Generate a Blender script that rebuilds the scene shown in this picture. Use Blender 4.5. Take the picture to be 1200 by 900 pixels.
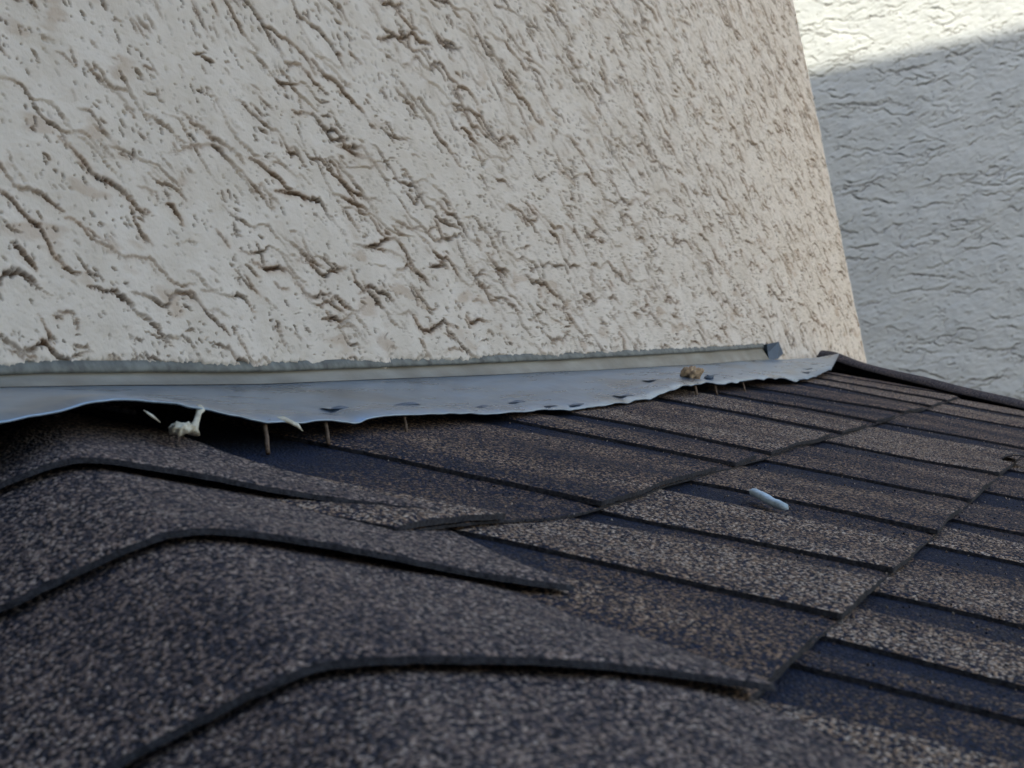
import bpy, math, random
import numpy as np
from mathutils import Matrix, Vector

for _o in list(bpy.data.objects):
    bpy.data.objects.remove(_o)
SC = bpy.context.scene
COL = SC.collection
rng = np.random.default_rng(7)
random.seed(7)

# World axes: +X runs along the stucco wall away from the viewer, the wall face is Y = 0,
# "o" (outwards from the wall) is -Y, Z is up, the wall meets the roof plane at Z = 0.

# ------------------------------------------------------------------ camera
cam_d = bpy.data.cameras.new('camera')
cam = bpy.data.objects.new('camera', cam_d)
COL.objects.link(cam)
RT = Vector((0.3490, -0.9179, -0.1889)).normalized()
FW = Vector((0.9368, 0.3467, 0.0458)).normalized()
UP = RT.cross(FW).normalized()
RT = FW.cross(UP).normalized()
cam.matrix_world = Matrix(((RT.x, UP.x, -FW.x, 0.0),
                           (RT.y, UP.y, -FW.y, -0.4671),
                           (RT.z, UP.z, -FW.z, -0.0655),
                           (0, 0, 0, 1)))
cam_d.sensor_width = 36.0
cam_d.lens = 60.0
cam_d.clip_start = 0.01
cam_d.clip_end = 3000.0
cam_d.dof.use_dof = True
cam_d.dof.focus_distance = 1.12
cam_d.dof.aperture_fstop = 33.0
SC.camera = cam

# ------------------------------------------------------------------ sky, sun, exposure
SUN_EL = math.radians(32.0)
SUN_AZ = math.radians(32.0)         # sunlight travels along +X, turned towards the wall
world = bpy.data.worlds.new('World')
SC.world = world
world.use_nodes = True
wn = world.node_tree
wn.nodes.clear()
sky = wn.nodes.new('ShaderNodeTexSky')
sky.sky_type = 'NISHITA'
sky.sun_disc = False
sky.sun_elevation = SUN_EL
sky.dust_density = 1.4
sky.ozone_density = 1.0
bg = wn.nodes.new('ShaderNodeBackground')
bg.inputs['Strength'].default_value = 0.15
wo = wn.nodes.new('ShaderNodeOutputWorld')
wn.links.new(sky.outputs[0], bg.inputs['Color'])
wn.links.new(bg.outputs[0], wo.inputs['Surface'])
sun_d = bpy.data.lights.new('sun', 'SUN')
sun_d.energy = 2.3
sun_d.angle = math.radians(0.3)
sun_d.color = (1.0, 0.89, 0.70)
sun = bpy.data.objects.new('sun', sun_d)
COL.objects.link(sun)
SDIR = Vector((math.cos(SUN_EL) * math.cos(SUN_AZ), math.cos(SUN_EL) * math.sin(SUN_AZ), -math.sin(SUN_EL)))
sun.rotation_euler = SDIR.to_track_quat('-Z', 'Y').to_euler()
sun.location = (-8, -2, 8)
# the sky's sun sits where the lamp's light comes from (azimuth measured from +Y, clockwise)
sky.sun_rotation = math.atan2(-SDIR.x, -SDIR.y)
SC.view_settings.view_transform = 'Standard'
SC.view_settings.look = 'None'
SC.view_settings.gamma = 1.0
SC.view_settings.exposure = 1.57

# ------------------------------------------------------------------ helpers
AL = math.radians(23.25)
CA, SA, TA = math.cos(AL), math.sin(AL), math.tan(AL)
HIP = 0.635


def make_obj(name, verts, faces, mat, parent=None, smooth=True, attrs=None, mats=None, mat_idx=None):
    """one mesh object; verts are world coordinates"""
    verts = np.asarray(verts, dtype=np.float64).reshape(-1, 3)
    org = np.array(abs_loc(parent)) if parent else np.zeros(3)
    me = bpy.data.meshes.new(name)
    if isinstance(faces, np.ndarray) and faces.ndim == 2:
        n, k = faces.shape
        me.vertices.add(len(verts))
        me.vertices.foreach_set('co', (verts - org).astype(np.float32).ravel())
        me.loops.add(n * k)
        me.loops.foreach_set('vertex_index', faces.astype(np.int32).ravel())
        me.polygons.add(n)
        me.polygons.foreach_set('loop_start', np.arange(0, n * k, k, dtype=np.int32))
        me.update(calc_edges=True)
        me.validate()
    else:
        me.from_pydata([tuple(v) for v in (verts - org)], [], [tuple(f) for f in faces])
        me.update()
    for m in (mats or [mat]):
        me.materials.append(m)
    if mat_idx is not None:
        me.polygons.foreach_set('material_index', np.asarray(mat_idx, dtype=np.int32))
    if smooth:
        me.polygons.foreach_set('use_smooth', np.ones(len(me.polygons), dtype=bool))
    for an, av in (attrs or {}).items():
        a = me.attributes.new(an, 'FLOAT', 'POINT')
        a.data.foreach_set('value', np.asarray(av, dtype=np.float32).ravel())
    ob = bpy.data.objects.new(name, me)
    COL.objects.link(ob)
    if parent:
        ob.parent = parent
    return ob


def abs_loc(o):
    p = Vector((0, 0, 0))
    while o is not None:
        p += o.location
        o = o.parent
    return p


def empty(name, loc=(0, 0, 0)):
    o = bpy.data.objects.new(name, None)
    o.empty_display_size = 0.05
    o.location = loc
    COL.objects.link(o)
    return o


def tag(o, label=None, cat=None, group=None, kind=None):
    if label:
        o['label'] = label
    if cat:
        o['category'] = cat
    if group:
        o['group'] = group
    if kind:
        o['kind'] = kind
    return o


def W(x, o, z):
    return np.stack(np.broadcast_arrays(np.asarray(x, float), -np.asarray(o, float), np.asarray(z, float)), -1)


def RW(x, s, h):
    """right roof slope: x along the wall, s down the slope from the wall, h above the plane"""
    return W(x, s * CA + h * SA, -s * SA + h * CA)


def LW(y, s, h):
    """left roof slope (falls towards -X): y = distance out from the wall, s downslope from x = HIP"""
    return W(HIP - s * CA - h * SA, y, -s * SA + h * CA)


def gridfaces(ny, nx, flip=False):
    i = np.arange((ny - 1) * (nx - 1))
    r, c = i // (nx - 1), i % (nx - 1)
    a = r * nx + c
    f = np.stack([a, a + 1, a + nx + 1, a + nx], 1)
    return f[:, ::-1].copy() if flip else f


def box_vf(p0, p1):
    x0, y0, z0 = p0
    x1, y1, z1 = p1
    v = [(x0, y0, z0), (x1, y0, z0), (x1, y1, z0), (x0, y1, z0), (x0, y0, z1), (x1, y0, z1), (x1, y1, z1), (x0, y1, z1)]
    f = [(0, 3, 2, 1), (4, 5, 6, 7), (0, 1, 5, 4), (1, 2, 6, 5), (2, 3, 7, 6), (3, 0, 4, 7)]
    return v, f


_tabs = {}


def perlin(x, y, seed=0):
    if seed not in _tabs:
        r = np.random.default_rng(1000 + seed)
        p = r.permutation(512)
        a = r.uniform(0, 2 * np.pi, 512)
        _tabs[seed] = (np.concatenate([p, p]), np.cos(a), np.sin(a))
    p, gx, gy = _tabs[seed]
    xi = np.floor(x).astype(np.int64)
    yi = np.floor(y).astype(np.int64)
    xf, yf = x - xi, y - yi
    u = xf * xf * xf * (xf * (xf * 6 - 15) + 10)
    v = yf * yf * yf * (yf * (yf * 6 - 15) + 10)

    def g(ix, iy, dx, dy):
        h = p[p[ix & 511] + (iy & 511)]
        return gx[h] * dx + gy[h] * dy
    a = g(xi, yi, xf, yf)
    b = g(xi + 1, yi, xf - 1, yf)
    c = g(xi, yi + 1, xf, yf - 1)
    d = g(xi + 1, yi + 1, xf - 1, yf - 1)
    return 1.5 * ((a * (1 - u) + b * u) * (1 - v) + (c * (1 - u) + d * u) * v)


def fbm(x, y, seed, octv=3, gain=0.5):
    s, a = 0, 1.0
    for i in range(octv):
        s = s + a * perlin(x * 2 ** i, y * 2 ** i, seed + i)
        a *= gain
    return s


def sstep(a, b, x):
    t = np.clip((x - a) / (b - a), 0, 1)
    return t * t * (3 - 2 * t)


# ------------------------------------------------------------------ materials
def new_mat(name):
    m = bpy.data.materials.new(name)
    m.use_nodes = True
    nt = m.node_tree
    nt.nodes.clear()
    out = nt.nodes.new('ShaderNodeOutputMaterial')
    b = nt.nodes.new('ShaderNodeBsdfPrincipled')
    nt.links.new(b.outputs[0], out.inputs[0])
    return m, nt, b


def nd(nt, t, **kw):
    n = nt.nodes.new(t)
    for k, v in kw.items():
        if k in n.inputs:
            n.inputs[k].default_value = v
        else:
            setattr(n, k, v)
    return n


def ramp(nt, stops, interp='LINEAR'):
    r = nt.nodes.new('ShaderNodeValToRGB')
    r.color_ramp.interpolation = interp
    el = r.color_ramp.elements
    while len(el) > 1:
        el.remove(el[-1])
    el[0].position = stops[0][0]
    el[0].color = (*stops[0][1], 1)
    for p, c in stops[1:]:
        e = el.new(p)
        e.color = (*c, 1)
    return r


def mixc(nt, a, b, f, mode='MIX'):
    m = nt.nodes.new('ShaderNodeMix')
    m.data_type = 'RGBA'
    m.blend_type = mode
    L = nt.links
    for sock, v in ((m.inputs[0], f), (m.inputs[6], a), (m.inputs[7], b)):
        if hasattr(v, 'is_linked'):
            L.new(v, sock)
        elif isinstance(v, (int, float)):
            sock.default_value = v
        else:
            sock.default_value = (*v, 1)
    return m.outputs[2]


def math_n(nt, op, a, b=None, c=None):
    m = nt.nodes.new('ShaderNodeMath')
    m.operation = op
    for i, v in enumerate((a, b, c)):
        if v is None:
            continue
        if hasattr(v, 'is_linked'):
            nt.links.new(v, m.inputs[i])
        else:
            m.inputs[i].default_value = v
    return m.outputs[0]


def granule_material(name, cell=0.0014, stops=None, rough=0.9):
    m, nt, b = new_mat(name)
    L = nt.links
    tc = nd(nt, 'ShaderNodeNewGeometry')
    att = nd(nt, 'ShaderNodeAttribute', attribute_name='navy')
    nz = nd(nt, 'ShaderNodeTexNoise', Scale=900.0, Detail=1.0)
    L.new(tc.outputs['Position'], nz.inputs['Vector'])
    wv = nt.nodes.new('ShaderNodeVectorMath')
    wv.operation = 'MULTIPLY_ADD'
    L.new(nz.outputs['Color'], wv.inputs[0])
    wv.inputs[1].default_value = (cell * .5,) * 3
    L.new(tc.outputs['Position'], wv.inputs[2])
    vo = nd(nt, 'ShaderNodeTexVoronoi', Scale=1.0 / cell)
    L.new(wv.outputs[0], vo.inputs['Vector'])
    sep = nt.nodes.new('ShaderNodeSeparateColor')
    L.new(vo.outputs['Color'], sep.inputs[0])
    # broad drift of the granule blend
    n2 = nd(nt, 'ShaderNodeTexNoise', Scale=38.0, Detail=3.0)
    L.new(tc.outputs['Position'], n2.inputs['Vector'])
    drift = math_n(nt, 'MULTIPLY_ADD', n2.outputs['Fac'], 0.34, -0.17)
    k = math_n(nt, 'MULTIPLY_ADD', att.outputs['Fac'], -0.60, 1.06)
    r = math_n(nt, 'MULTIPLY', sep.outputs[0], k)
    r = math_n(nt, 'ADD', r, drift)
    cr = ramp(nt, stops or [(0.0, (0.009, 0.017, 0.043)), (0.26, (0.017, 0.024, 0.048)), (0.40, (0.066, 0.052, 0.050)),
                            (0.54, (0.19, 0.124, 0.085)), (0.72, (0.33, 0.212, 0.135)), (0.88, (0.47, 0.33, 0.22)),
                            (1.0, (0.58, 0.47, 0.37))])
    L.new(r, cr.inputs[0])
    # bare black asphalt between the granules
    sd = math_n(nt, 'SUBTRACT', vo.outputs['Distance'], math_n(nt, 'MULTIPLY_ADD', sep.outputs[2], 0.22, 0.42))
    bare = nt.nodes.new('ShaderNodeClamp')
    L.new(math_n(nt, 'MULTIPLY', sd, 8.0), bare.inputs['Value'])
    colr = mixc(nt, cr.outputs[0], (0.012, 0.013, 0.018), bare.outputs[0])
    L.new(colr, b.inputs['Base Color'])
    # a few granules have a glassy face
    gl = math_n(nt, 'GREATER_THAN', sep.outputs[1], 0.84)
    L.new(math_n(nt, 'MULTIPLY_ADD', gl, -0.25, rough), b.inputs['Roughness'])
    b.inputs['Specular IOR Level'].default_value = 0.12
    inv = math_n(nt, 'SUBTRACT', 1.0, vo.outputs['Distance'])
    hgt = math_n(nt, 'MULTIPLY', inv, math_n(nt, 'MULTIPLY_ADD', sep.outputs[1], 0.8, 0.5))
    bp = nd(nt, 'ShaderNodeBump', Strength=1.0, Distance=0.0015)
    L.new(hgt, bp.inputs['Height'])
    L.new(bp.outputs[0], b.inputs['Normal'])
    return m


def plain(name, col, rough=0.8, metal=0.0, spec=0.4, noise=None, bump=None):
    m, nt, b = new_mat(name)
    b.inputs['Roughness'].default_value = rough
    b.inputs['Metallic'].default_value = metal
    b.inputs['Specular IOR Level'].default_value = spec
    geo = nd(nt, 'ShaderNodeNewGeometry')
    sc, col2 = noise or (60.0, tuple(c * .8 for c in col))
    n = nd(nt, 'ShaderNodeTexNoise', Scale=sc, Detail=5.0, Roughness=0.6)
    nt.links.new(geo.outputs['Position'], n.inputs['Vector'])
    r = ramp(nt, [(0.3, col2), (0.62, col)])
    nt.links.new(n.outputs['Fac'], r.inputs[0])
    nt.links.new(r.outputs[0], b.inputs['Base Color'])
    if bump:
        bs, bd = bump
        n2 = nd(nt, 'ShaderNodeTexNoise', Scale=bs, Detail=4.0)
        nt.links.new(geo.outputs['Position'], n2.inputs['Vector'])
        bp = nd(nt, 'ShaderNodeBump', Strength=1.0, Distance=bd)
        nt.links.new(n2.outputs['Fac'], bp.inputs['Height'])
        nt.links.new(bp.outputs[0], b.inputs['Normal'])
    return m


def stucco_material(name, base, base2, dirt_shade1, dirt_shade2, stain=(0.29, 0.16, 0.065)):
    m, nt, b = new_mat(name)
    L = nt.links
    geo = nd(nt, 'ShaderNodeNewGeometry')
    att = nd(nt, 'ShaderNodeAttribute', attribute_name='dirt')  # crevice dirt, plus relief shade painted into the colour of the marks
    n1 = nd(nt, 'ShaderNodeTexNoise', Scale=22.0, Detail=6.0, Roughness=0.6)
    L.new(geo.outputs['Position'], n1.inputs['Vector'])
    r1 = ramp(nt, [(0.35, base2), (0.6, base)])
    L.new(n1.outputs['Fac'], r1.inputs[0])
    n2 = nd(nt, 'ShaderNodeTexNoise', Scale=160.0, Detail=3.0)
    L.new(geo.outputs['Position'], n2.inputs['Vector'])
    r2 = ramp(nt, [(0.4, dirt_shade2), (0.6, dirt_shade1)])
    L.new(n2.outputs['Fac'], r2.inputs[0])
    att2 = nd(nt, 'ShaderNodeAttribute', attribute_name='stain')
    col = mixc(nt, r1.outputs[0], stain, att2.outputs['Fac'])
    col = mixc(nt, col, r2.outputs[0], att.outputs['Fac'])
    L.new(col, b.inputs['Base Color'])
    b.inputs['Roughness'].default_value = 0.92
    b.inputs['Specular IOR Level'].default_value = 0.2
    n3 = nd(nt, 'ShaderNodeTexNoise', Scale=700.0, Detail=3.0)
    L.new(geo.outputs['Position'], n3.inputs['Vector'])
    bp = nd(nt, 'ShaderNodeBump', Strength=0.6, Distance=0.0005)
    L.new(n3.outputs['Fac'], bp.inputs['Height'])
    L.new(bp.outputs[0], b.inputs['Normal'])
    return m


M = {}
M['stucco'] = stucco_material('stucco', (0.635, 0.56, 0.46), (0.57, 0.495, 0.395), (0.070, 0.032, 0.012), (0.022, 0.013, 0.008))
M['stucco_far'] = stucco_material('stucco_far', (0.435, 0.472, 0.482), (0.395, 0.43, 0.445), (0.22, 0.225, 0.23), (0.15, 0.155, 0.16))  # last two greys paint relief shade into the trowel marks
M['granule'] = granule_material('shingle_granules')
M['granule_cap'] = granule_material('cap_granules', 0.0015, [(0.0, (0.036, 0.037, 0.050)), (0.35, (0.078, 0.066, 0.070)), (0.60, (0.19, 0.140, 0.120)),
                                                            (0.84, (0.30, 0.216, 0.170)), (1.0, (0.44, 0.35, 0.285))])
M['edge'] = plain('asphalt_edge', (0.050, 0.050, 0.056), 0.85, spec=0.15, noise=(500.0, (0.012, 0.012, 0.015)), bump=(700.0, 0.0008))
M['dark'] = plain('black_gap_shade', (0.012, 0.012, 0.014), 0.9, spec=0.1)  # near-black that paints the shade in the rake strip's gap
M['felt'] = plain('black_felt', (0.02, 0.02, 0.022), 0.95, spec=0.1)
M['ground'] = plain('desert_gravel', (0.24, 0.20, 0.15), 0.95, noise=(3.0, (0.17, 0.14, 0.11)))
M['wood'] = plain('painted_fascia', (0.42, 0.36, 0.29), 0.7)
M['wing'] = plain('grey_stucco', (0.24, 0.26, 0.28), 0.9, noise=(8.0, (0.20, 0.22, 0.24)))
M['screed'] = plain('weathered_screed', (0.17, 0.175, 0.15), 0.7, metal=0.1, noise=(80.0, (0.06, 0.06, 0.05)))
M['rust'] = plain('rusty_steel', (0.17, 0.12, 0.08), 0.8, metal=0.15, noise=(600.0, (0.08, 0.045, 0.025)), bump=(900.0, 0.0004))
M['caulk'] = plain('old_caulk', (0.62, 0.60, 0.48), 0.6, noise=(200.0, (0.36, 0.31, 0.2)), bump=(260.0, 0.0006))
M['pebble'] = plain('tan_pebble', (0.46, 0.33, 0.19), 0.85, noise=(300.0, (0.17, 0.11, 0.07)), bump=(400.0, 0.0006))
M['foam'] = plain('pale_blue_foam', (0.55, 0.66, 0.72), 0.7, noise=(250.0, (0.38, 0.48, 0.54)), bump=(300.0, 0.0005))


def flashing_material(name, c1, c2, rough, metal):
    m, nt, b = new_mat(name)
    L = nt.links
    geo = nd(nt, 'ShaderNodeNewGeometry')
    mp = nd(nt, 'ShaderNodeMapping')
    mp.inputs['Scale'].default_value = (9.0, 60.0, 60.0)
    L.new(geo.outputs['Position'], mp.inputs['Vector'])
    n = nd(nt, 'ShaderNodeTexNoise', Scale=1.0, Detail=6.0, Roughness=0.62)
    L.new(mp.outputs[0], n.inputs['Vector'])
    r = ramp(nt, [(0.32, c2), (0.6, c1)])
    L.new(n.outputs['Fac'], r.inputs[0])
    att = nd(nt, 'ShaderNodeAttribute', attribute_name='dirt')
    col = mixc(nt, r.outputs[0], (0.16, 0.13, 0.09), att.outputs['Fac'])
    L.new(col, b.inputs['Base Color'])
    b.inputs['Metallic'].default_value = metal
    rr = math_n(nt, 'MULTIPLY_ADD', n.outputs['Fac'], 0.25, rough - 0.12)
    L.new(rr, b.inputs['Roughness'])
    n2 = nd(nt, 'ShaderNodeTexNoise', Scale=30.0, Detail=4.0)
    L.new(geo.outputs['Position'], n2.inputs['Vector'])
    bp = nd(nt, 'ShaderNodeBump', Strength=0.6, Distance=0.0022)
    L.new(n2.outputs['Fac'], bp.inputs['Height'])
    L.new(bp.outputs[0], b.inputs['Normal'])
    return m


M['metal'] = flashing_material('galvanised_flashing', (0.255, 0.35, 0.46), (0.16, 0.23, 0.325), 0.29, 0.88)
M['metal_old'] = flashing_material('weathered_upstand', (0.29, 0.27, 0.215), (0.16, 0.15, 0.115), 0.6, 0.3)
M['metal_edge'] = plain('cut_metal_edge', (0.62, 0.66, 0.68), 0.35, metal=0.6)
M['metal_dark'] = plain('dark_folded_metal', (0.07, 0.10, 0.14), 0.5, metal=0.5)

# ------------------------------------------------------------------ ground
v, f = box_vf((-600, -600, -3.2), (600, 600, -3.0))
tag(make_obj('ground', v, f, M['ground'], smooth=False), kind='structure')


# ------------------------------------------------------------------ stucco relief
def stroke_field(us, ws, seed, specs, lip=0.0006):
    """torn trowel marks stamped on a grid (us along, ws up): returns depth (<= 0), lips (>= 0) and dirt"""
    r = np.random.default_rng(seed)
    P = np.zeros((len(ws), len(us)))
    Lp = np.zeros_like(P)
    D = np.zeros_like(P)
    S = np.zeros_like(P)
    du = np.gradient(us)
    dw = np.gradient(ws)
    u0, u1, w0, w1 = us[0], us[-1], ws[0], ws[-1]
    for (num, l0, l1, rad, dep, hdg, hsw, dirt, rg) in specs:
        x0, x1, z0, z1 = rg
        for _ in range(num):
            x, z = r.uniform(x0, x1), r.uniform(z0, z1)
            ln = r.uniform(l0, l1)
            step = max(rad * 0.75, 0.00045)
            n = max(1, int(ln / step))
            th = r.normal(hdg, hsw)
            tgt = th
            r0 = rad * r.uniform(0.6, 1.25)
            sgn = 1 if r.random() < 0.85 else -1
            dd = dirt * r.uniform(0.25, 1.0)
            run = 0
            amp = r.uniform(0.5, 1.0)
            for k in range(n):
                if run <= 0:
                    tgt = hdg + hsw * 2.2 * (r.random() - 0.5) * 2
                    run = int(r.uniform(0.006, 0.022) / step)
                    amp = r.uniform(0.25, 1.15)
                run -= 1
                th += 0.22 * (tgt - th) + r.normal(0, 0.14)
                x += sgn * math.cos(th) * step
                z += sgn * math.sin(th) * step
                xj, zj = x, z
                x, z = x + r.normal(0, 0.45) * r0, z + r.normal(0, 0.45) * r0
                if not (u0 < x < u1 and w0 < z < w1):
                    x, z = xj, zj
                    continue
                q = (k + 0.5) / n
                tap = min(1.0, 4 * q, 4 * (1 - q)) if n > 4 else 1.0
                rr = r0 * (0.35 + 0.65 * tap) * r.uniform(0.55, 1.35)
                a = amp * (0.4 + 0.6 * tap) * r.uniform(0.6, 1.1)
                iu = np.searchsorted(us, x)
                iw = np.searchsorted(ws, z)
                gu, gw = du[iu], dw[iw]
                su, sw = max(rr, 0.7 * gu), max(rr * 0.8, 0.7 * gw)
                ku, kw = int(3.2 * su / gu) + 1, int(4.2 * sw / gw) + 1
                a0, a1, b0, b1 = max(iu - ku, 0), iu + ku + 1, max(iw - kw, 0), iw + kw + 1
                eu = ((us[a0:a1] - x) / su) ** 2
                dz = ws[b0:b1] - z
                ew = (dz / sw) ** 2
                att = (rr / su) ** 0.3
                d2 = eu[None] + ew[:, None]
                g = np.exp(-d2 ** 1.6)
                sl = (slice(b0, b1), slice(a0, a1))
                np.minimum(P[sl], -dep * a * g * att, out=P[sl])
                if ln > 0.006:
                    gl = np.exp(-(eu[None] * 0.3 + ((dz - 2.0 * sw) / (1.7 * sw))[:, None] ** 2))
                    np.maximum(Lp[sl], lip * a * gl, out=Lp[sl])
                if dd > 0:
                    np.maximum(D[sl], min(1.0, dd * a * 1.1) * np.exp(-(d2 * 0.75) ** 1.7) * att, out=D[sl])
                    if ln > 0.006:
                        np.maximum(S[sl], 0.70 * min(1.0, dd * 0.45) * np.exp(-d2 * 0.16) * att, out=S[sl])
                x, z = xj, zj
    return P, Lp, D, S


# ------------------------------------------------------------------ main house with the stucco wall
WALL_END = 3.0744
house = tag(empty('stucco_house', (1.5, 0.6, 0.0)), 'cream stucco house wall with torn trowel texture above the metal flashing', 'house')


def px_spaced(x0, x1, step):
    """positions along the wall that fall about evenly in the picture"""
    xs = [x0]
    while xs[-1] < x1:
        X = xs[-1]
        z = 0.9368 * X + 0.3467 * 0.467
        r = 0.349 * X - 0.9179 * 0.467
        # d(px)/dx
        d = 2000 * (0.349 * z - r * 0.9368) / (z * z)
        xs.append(X + min(max(step / max(d, 1e-6), 0.0005), 0.0045))
    xs[-1] = x1
    return np.array(xs)


xs = np.concatenate([np.linspace(-6.0, 0.1, 20), np.linspace(0.13, 0.55, 130), px_spaced(0.552, WALL_END - 0.004, 1.35)])
zs = np.concatenate([np.arange(0.0, 0.205, 0.00058), np.arange(0.2055, 0.40, 0.0010), np.arange(0.401, 0.72, 0.0016), np.linspace(0.73, 1.0, 60), np.linspace(1.1, 2.7, 12)])
xb = np.array([-6, 0.55, 0.627, 0.691, 0.887, 1.273, 1.808, 2.2, 2.255, 2.275, 2.3, 3.1])
zb = np.array([0.018, 0.018, 0.0183, 0.0182, 0.0154, 0.0167, 0.0202, 0.0245, 0.0245, 0.006, -0.012, -0.012])
zbot = np.interp(xs, xb, zb)
rag = 0.0019 * fbm(xs / 0.03, xs * 0 + 3.3, 301, 3, 0.65) + 0.0024 * np.abs(fbm(xs / 0.0075, xs * 0 + 8.1, 305, 3, 0.7)) - 0.0022 * sstep(0.3, 0.7, perlin(xs / 0.035, xs * 0 + 5.1, 309))
zbot = zbot + rag - 0.0006
X2, ZZ = np.meshgrid(xs, zs)
Z2 = ZZ + zbot[None, :] * (1 - sstep(0.0, 0.06, ZZ))
zmid = zs + 0.017 * (1 - sstep(0.0, 0.06, zs))
RG = (0.45, WALL_END, 0.01, 0.80)
Pp, Lp, Dd, Ss = stroke_field(xs, zmid, 21, [
    (1300, 0.035, 0.12, 0.00095, 0.0050, -0.27, 0.28, 3.2, RG),
    (3000, 0.006, 0.022, 0.00082, 0.0042, -0.48, 0.38, 2.6, RG),
    (13000, 0.0025, 0.0065, 0.00064, 0.0034, -0.85, 0.40, 2.2, RG),
    (32000, 0.0006, 0.0020, 0.00048, 0.0024, -0.95, 0.40, 1.9, RG)])
clus = sstep(-0.30, 0.25, fbm(X2 / 0.05, Z2 / 0.028, 61, 2))
Hh = 0.0016 * fbm(X2 / 0.13, Z2 / 0.08, 51, 2) + 0.0005 * fbm(X2 / 0.018, Z2 / 0.012, 55, 3) + 0.00016 * perlin(X2 / 0.0028, Z2 / 0.002, 58)
Hh = Hh + Lp + Pp * (0.40 + 0.60 * clus)
Dd = Dd * (0.30 + 0.70 * clus)  # dark cores: crevice dirt plus crack shade put into the colour
low = 1 - sstep(0.0, 0.012, ZZ)
Hh = Hh - 0.0018 * (1 - sstep(0, 0.0035, ZZ)) + 0.0010 * low * perlin(X2 / 0.012, Z2 / 0.006, 77)
# rust-brown seepage under some tears, heavier low on the wall
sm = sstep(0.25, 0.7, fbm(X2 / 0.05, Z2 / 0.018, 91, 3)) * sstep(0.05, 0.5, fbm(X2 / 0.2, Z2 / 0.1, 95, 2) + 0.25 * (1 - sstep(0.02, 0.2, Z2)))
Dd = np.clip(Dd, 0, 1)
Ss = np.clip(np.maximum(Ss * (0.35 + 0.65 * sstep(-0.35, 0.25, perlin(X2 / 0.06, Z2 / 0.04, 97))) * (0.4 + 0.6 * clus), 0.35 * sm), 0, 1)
ny, nx = X2.shape
V = W(X2, Hh, Z2).reshape(-1, 3)
# underside row: the stucco turns in under its ragged bottom edge
under = W(xs, -0.012 + 0 * xs, zbot + 0.0012)
deep = W(xs, -0.03 + 0 * xs, zbot + 0.0012)
V = np.concatenate([V, under, deep])
F = gridfaces(ny, nx)
b0 = ny * nx
ii = np.arange(nx - 1)
F = np.concatenate([F, np.stack([b0 + ii, b0 + ii + 1, ii + 1, ii], 1), np.stack([b0 + nx + ii, b0 + nx + ii + 1, b0 + ii + 1, b0 + ii], 1)])
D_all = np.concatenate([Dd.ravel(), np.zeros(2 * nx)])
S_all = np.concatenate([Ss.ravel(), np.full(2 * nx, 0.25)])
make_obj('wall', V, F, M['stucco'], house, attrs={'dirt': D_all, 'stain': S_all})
# return wall round the far corner, with the same relief and a rounded arris
ys = np.concatenate([np.linspace(0.0, 0.10, 50), np.linspace(0.12, 6.0, 12)])
zr = np.concatenate([np.arange(-0.3, 0.9, 0.004), np.linspace(0.95, 2.7, 8)])
Y2, Z3 = np.meshgrid(ys, zr)
H3 = 0.0014 * fbm(Y2 / 0.05, Z3 / 0.02, 52, 4, 0.6)
D3 = 0 * H3
XX = WALL_END + H3 - 0.004 * np.exp(-(Y2 / 0.003))
V = np.stack([XX, Y2 + 0.0004, Z3], -1).reshape(-1, 3)
make_obj('return_wall', V, gridfaces(*Y2.shape), M['stucco'], house, attrs={'dirt': D3})
# sheathing behind the flashing, flat parapet top, back
v, f = box_vf((-6.0, 0.012, -3.0), (WALL_END - 0.006, 6.0, 2.69))
make_obj('wall_core', v, f, M['felt'], house, smooth=False)
v, f = box_vf((-6.05, -0.03, 2.70), (WALL_END + 0.05, 6.05, 2.84))
make_obj('parapet', v, f, M['stucco_far'], house, smooth=False)
# weep screed: thin bent strip showing under the stucco
xsr = np.linspace(0.0, 2.262, 320)
zt = np.interp(xsr, xb, zb)
prof = [(-0.010, 0.0040), (-0.0008, 0.0034), (0.0008, -0.0014), (0.0004, -0.0026), (-0.010, -0.0030)]
V = np.concatenate([W(xsr, po + 0.0004 * perlin(xsr / 0.04, xsr * 0 + 1.7, 410), zt + pz + 0.0004 * perlin(xsr / 0.06, xsr * 0 + 2.2, 411)) for po, pz in prof])
make_obj('weep_screed', V, gridfaces(len(prof), len(xsr), True), M['screed'], house)
# lower storey under the small roof
v, f = box_vf((-0.35, -1.0, -3.0), (2.30, 0.01, -0.62))
make_obj('lower_wall', v, f, M['stucco_far'], house, smooth=False)

# ------------------------------------------------------------------ far house
FX = 4.2
far = tag(empty('stucco_house', (FX + 2, -1.0, -3.0)), 'pale stucco house wall behind the roof, sunlit along its top and shaded below', 'house')
ys = np.concatenate([np.linspace(-6, -1.0, 10), np.arange(-0.9, 0.55, 0.0027), np.linspace(0.6, 6, 10)])
zz = np.concatenate([np.linspace(-3, -0.5, 8), np.arange(-0.45, 0.95, 0.0027), np.linspace(1.0, 1.55, 6)])
Y2, Z2f = np.meshgrid(ys, zz)
RF = (-0.60, 0.40, -0.36, 0.90)
Pf, Lf, Df, Sf = stroke_field(ys, zz, 33, [
    (330, 0.04, 0.17, 0.0021, 0.0046, 0.04, 0.34, 0.9, RF),
    (900, 0.010, 0.040, 0.0019, 0.0036, -0.02, 0.55, 0.8, RF),
    (3000, 0.003, 0.010, 0.0018, 0.0026, -0.1, 0.8, 0.5, RF)], lip=0.0013)
Hf = 0.0022 * fbm(Y2 / 0.16, Z2f / 0.07, 151, 2) + 0.0009 * fbm(Y2 / 0.022, Z2f / 0.012, 155, 3, 0.65) + Lf + Pf
V = np.stack([FX - Hf, Y2, Z2f], -1).reshape(-1, 3)
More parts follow.
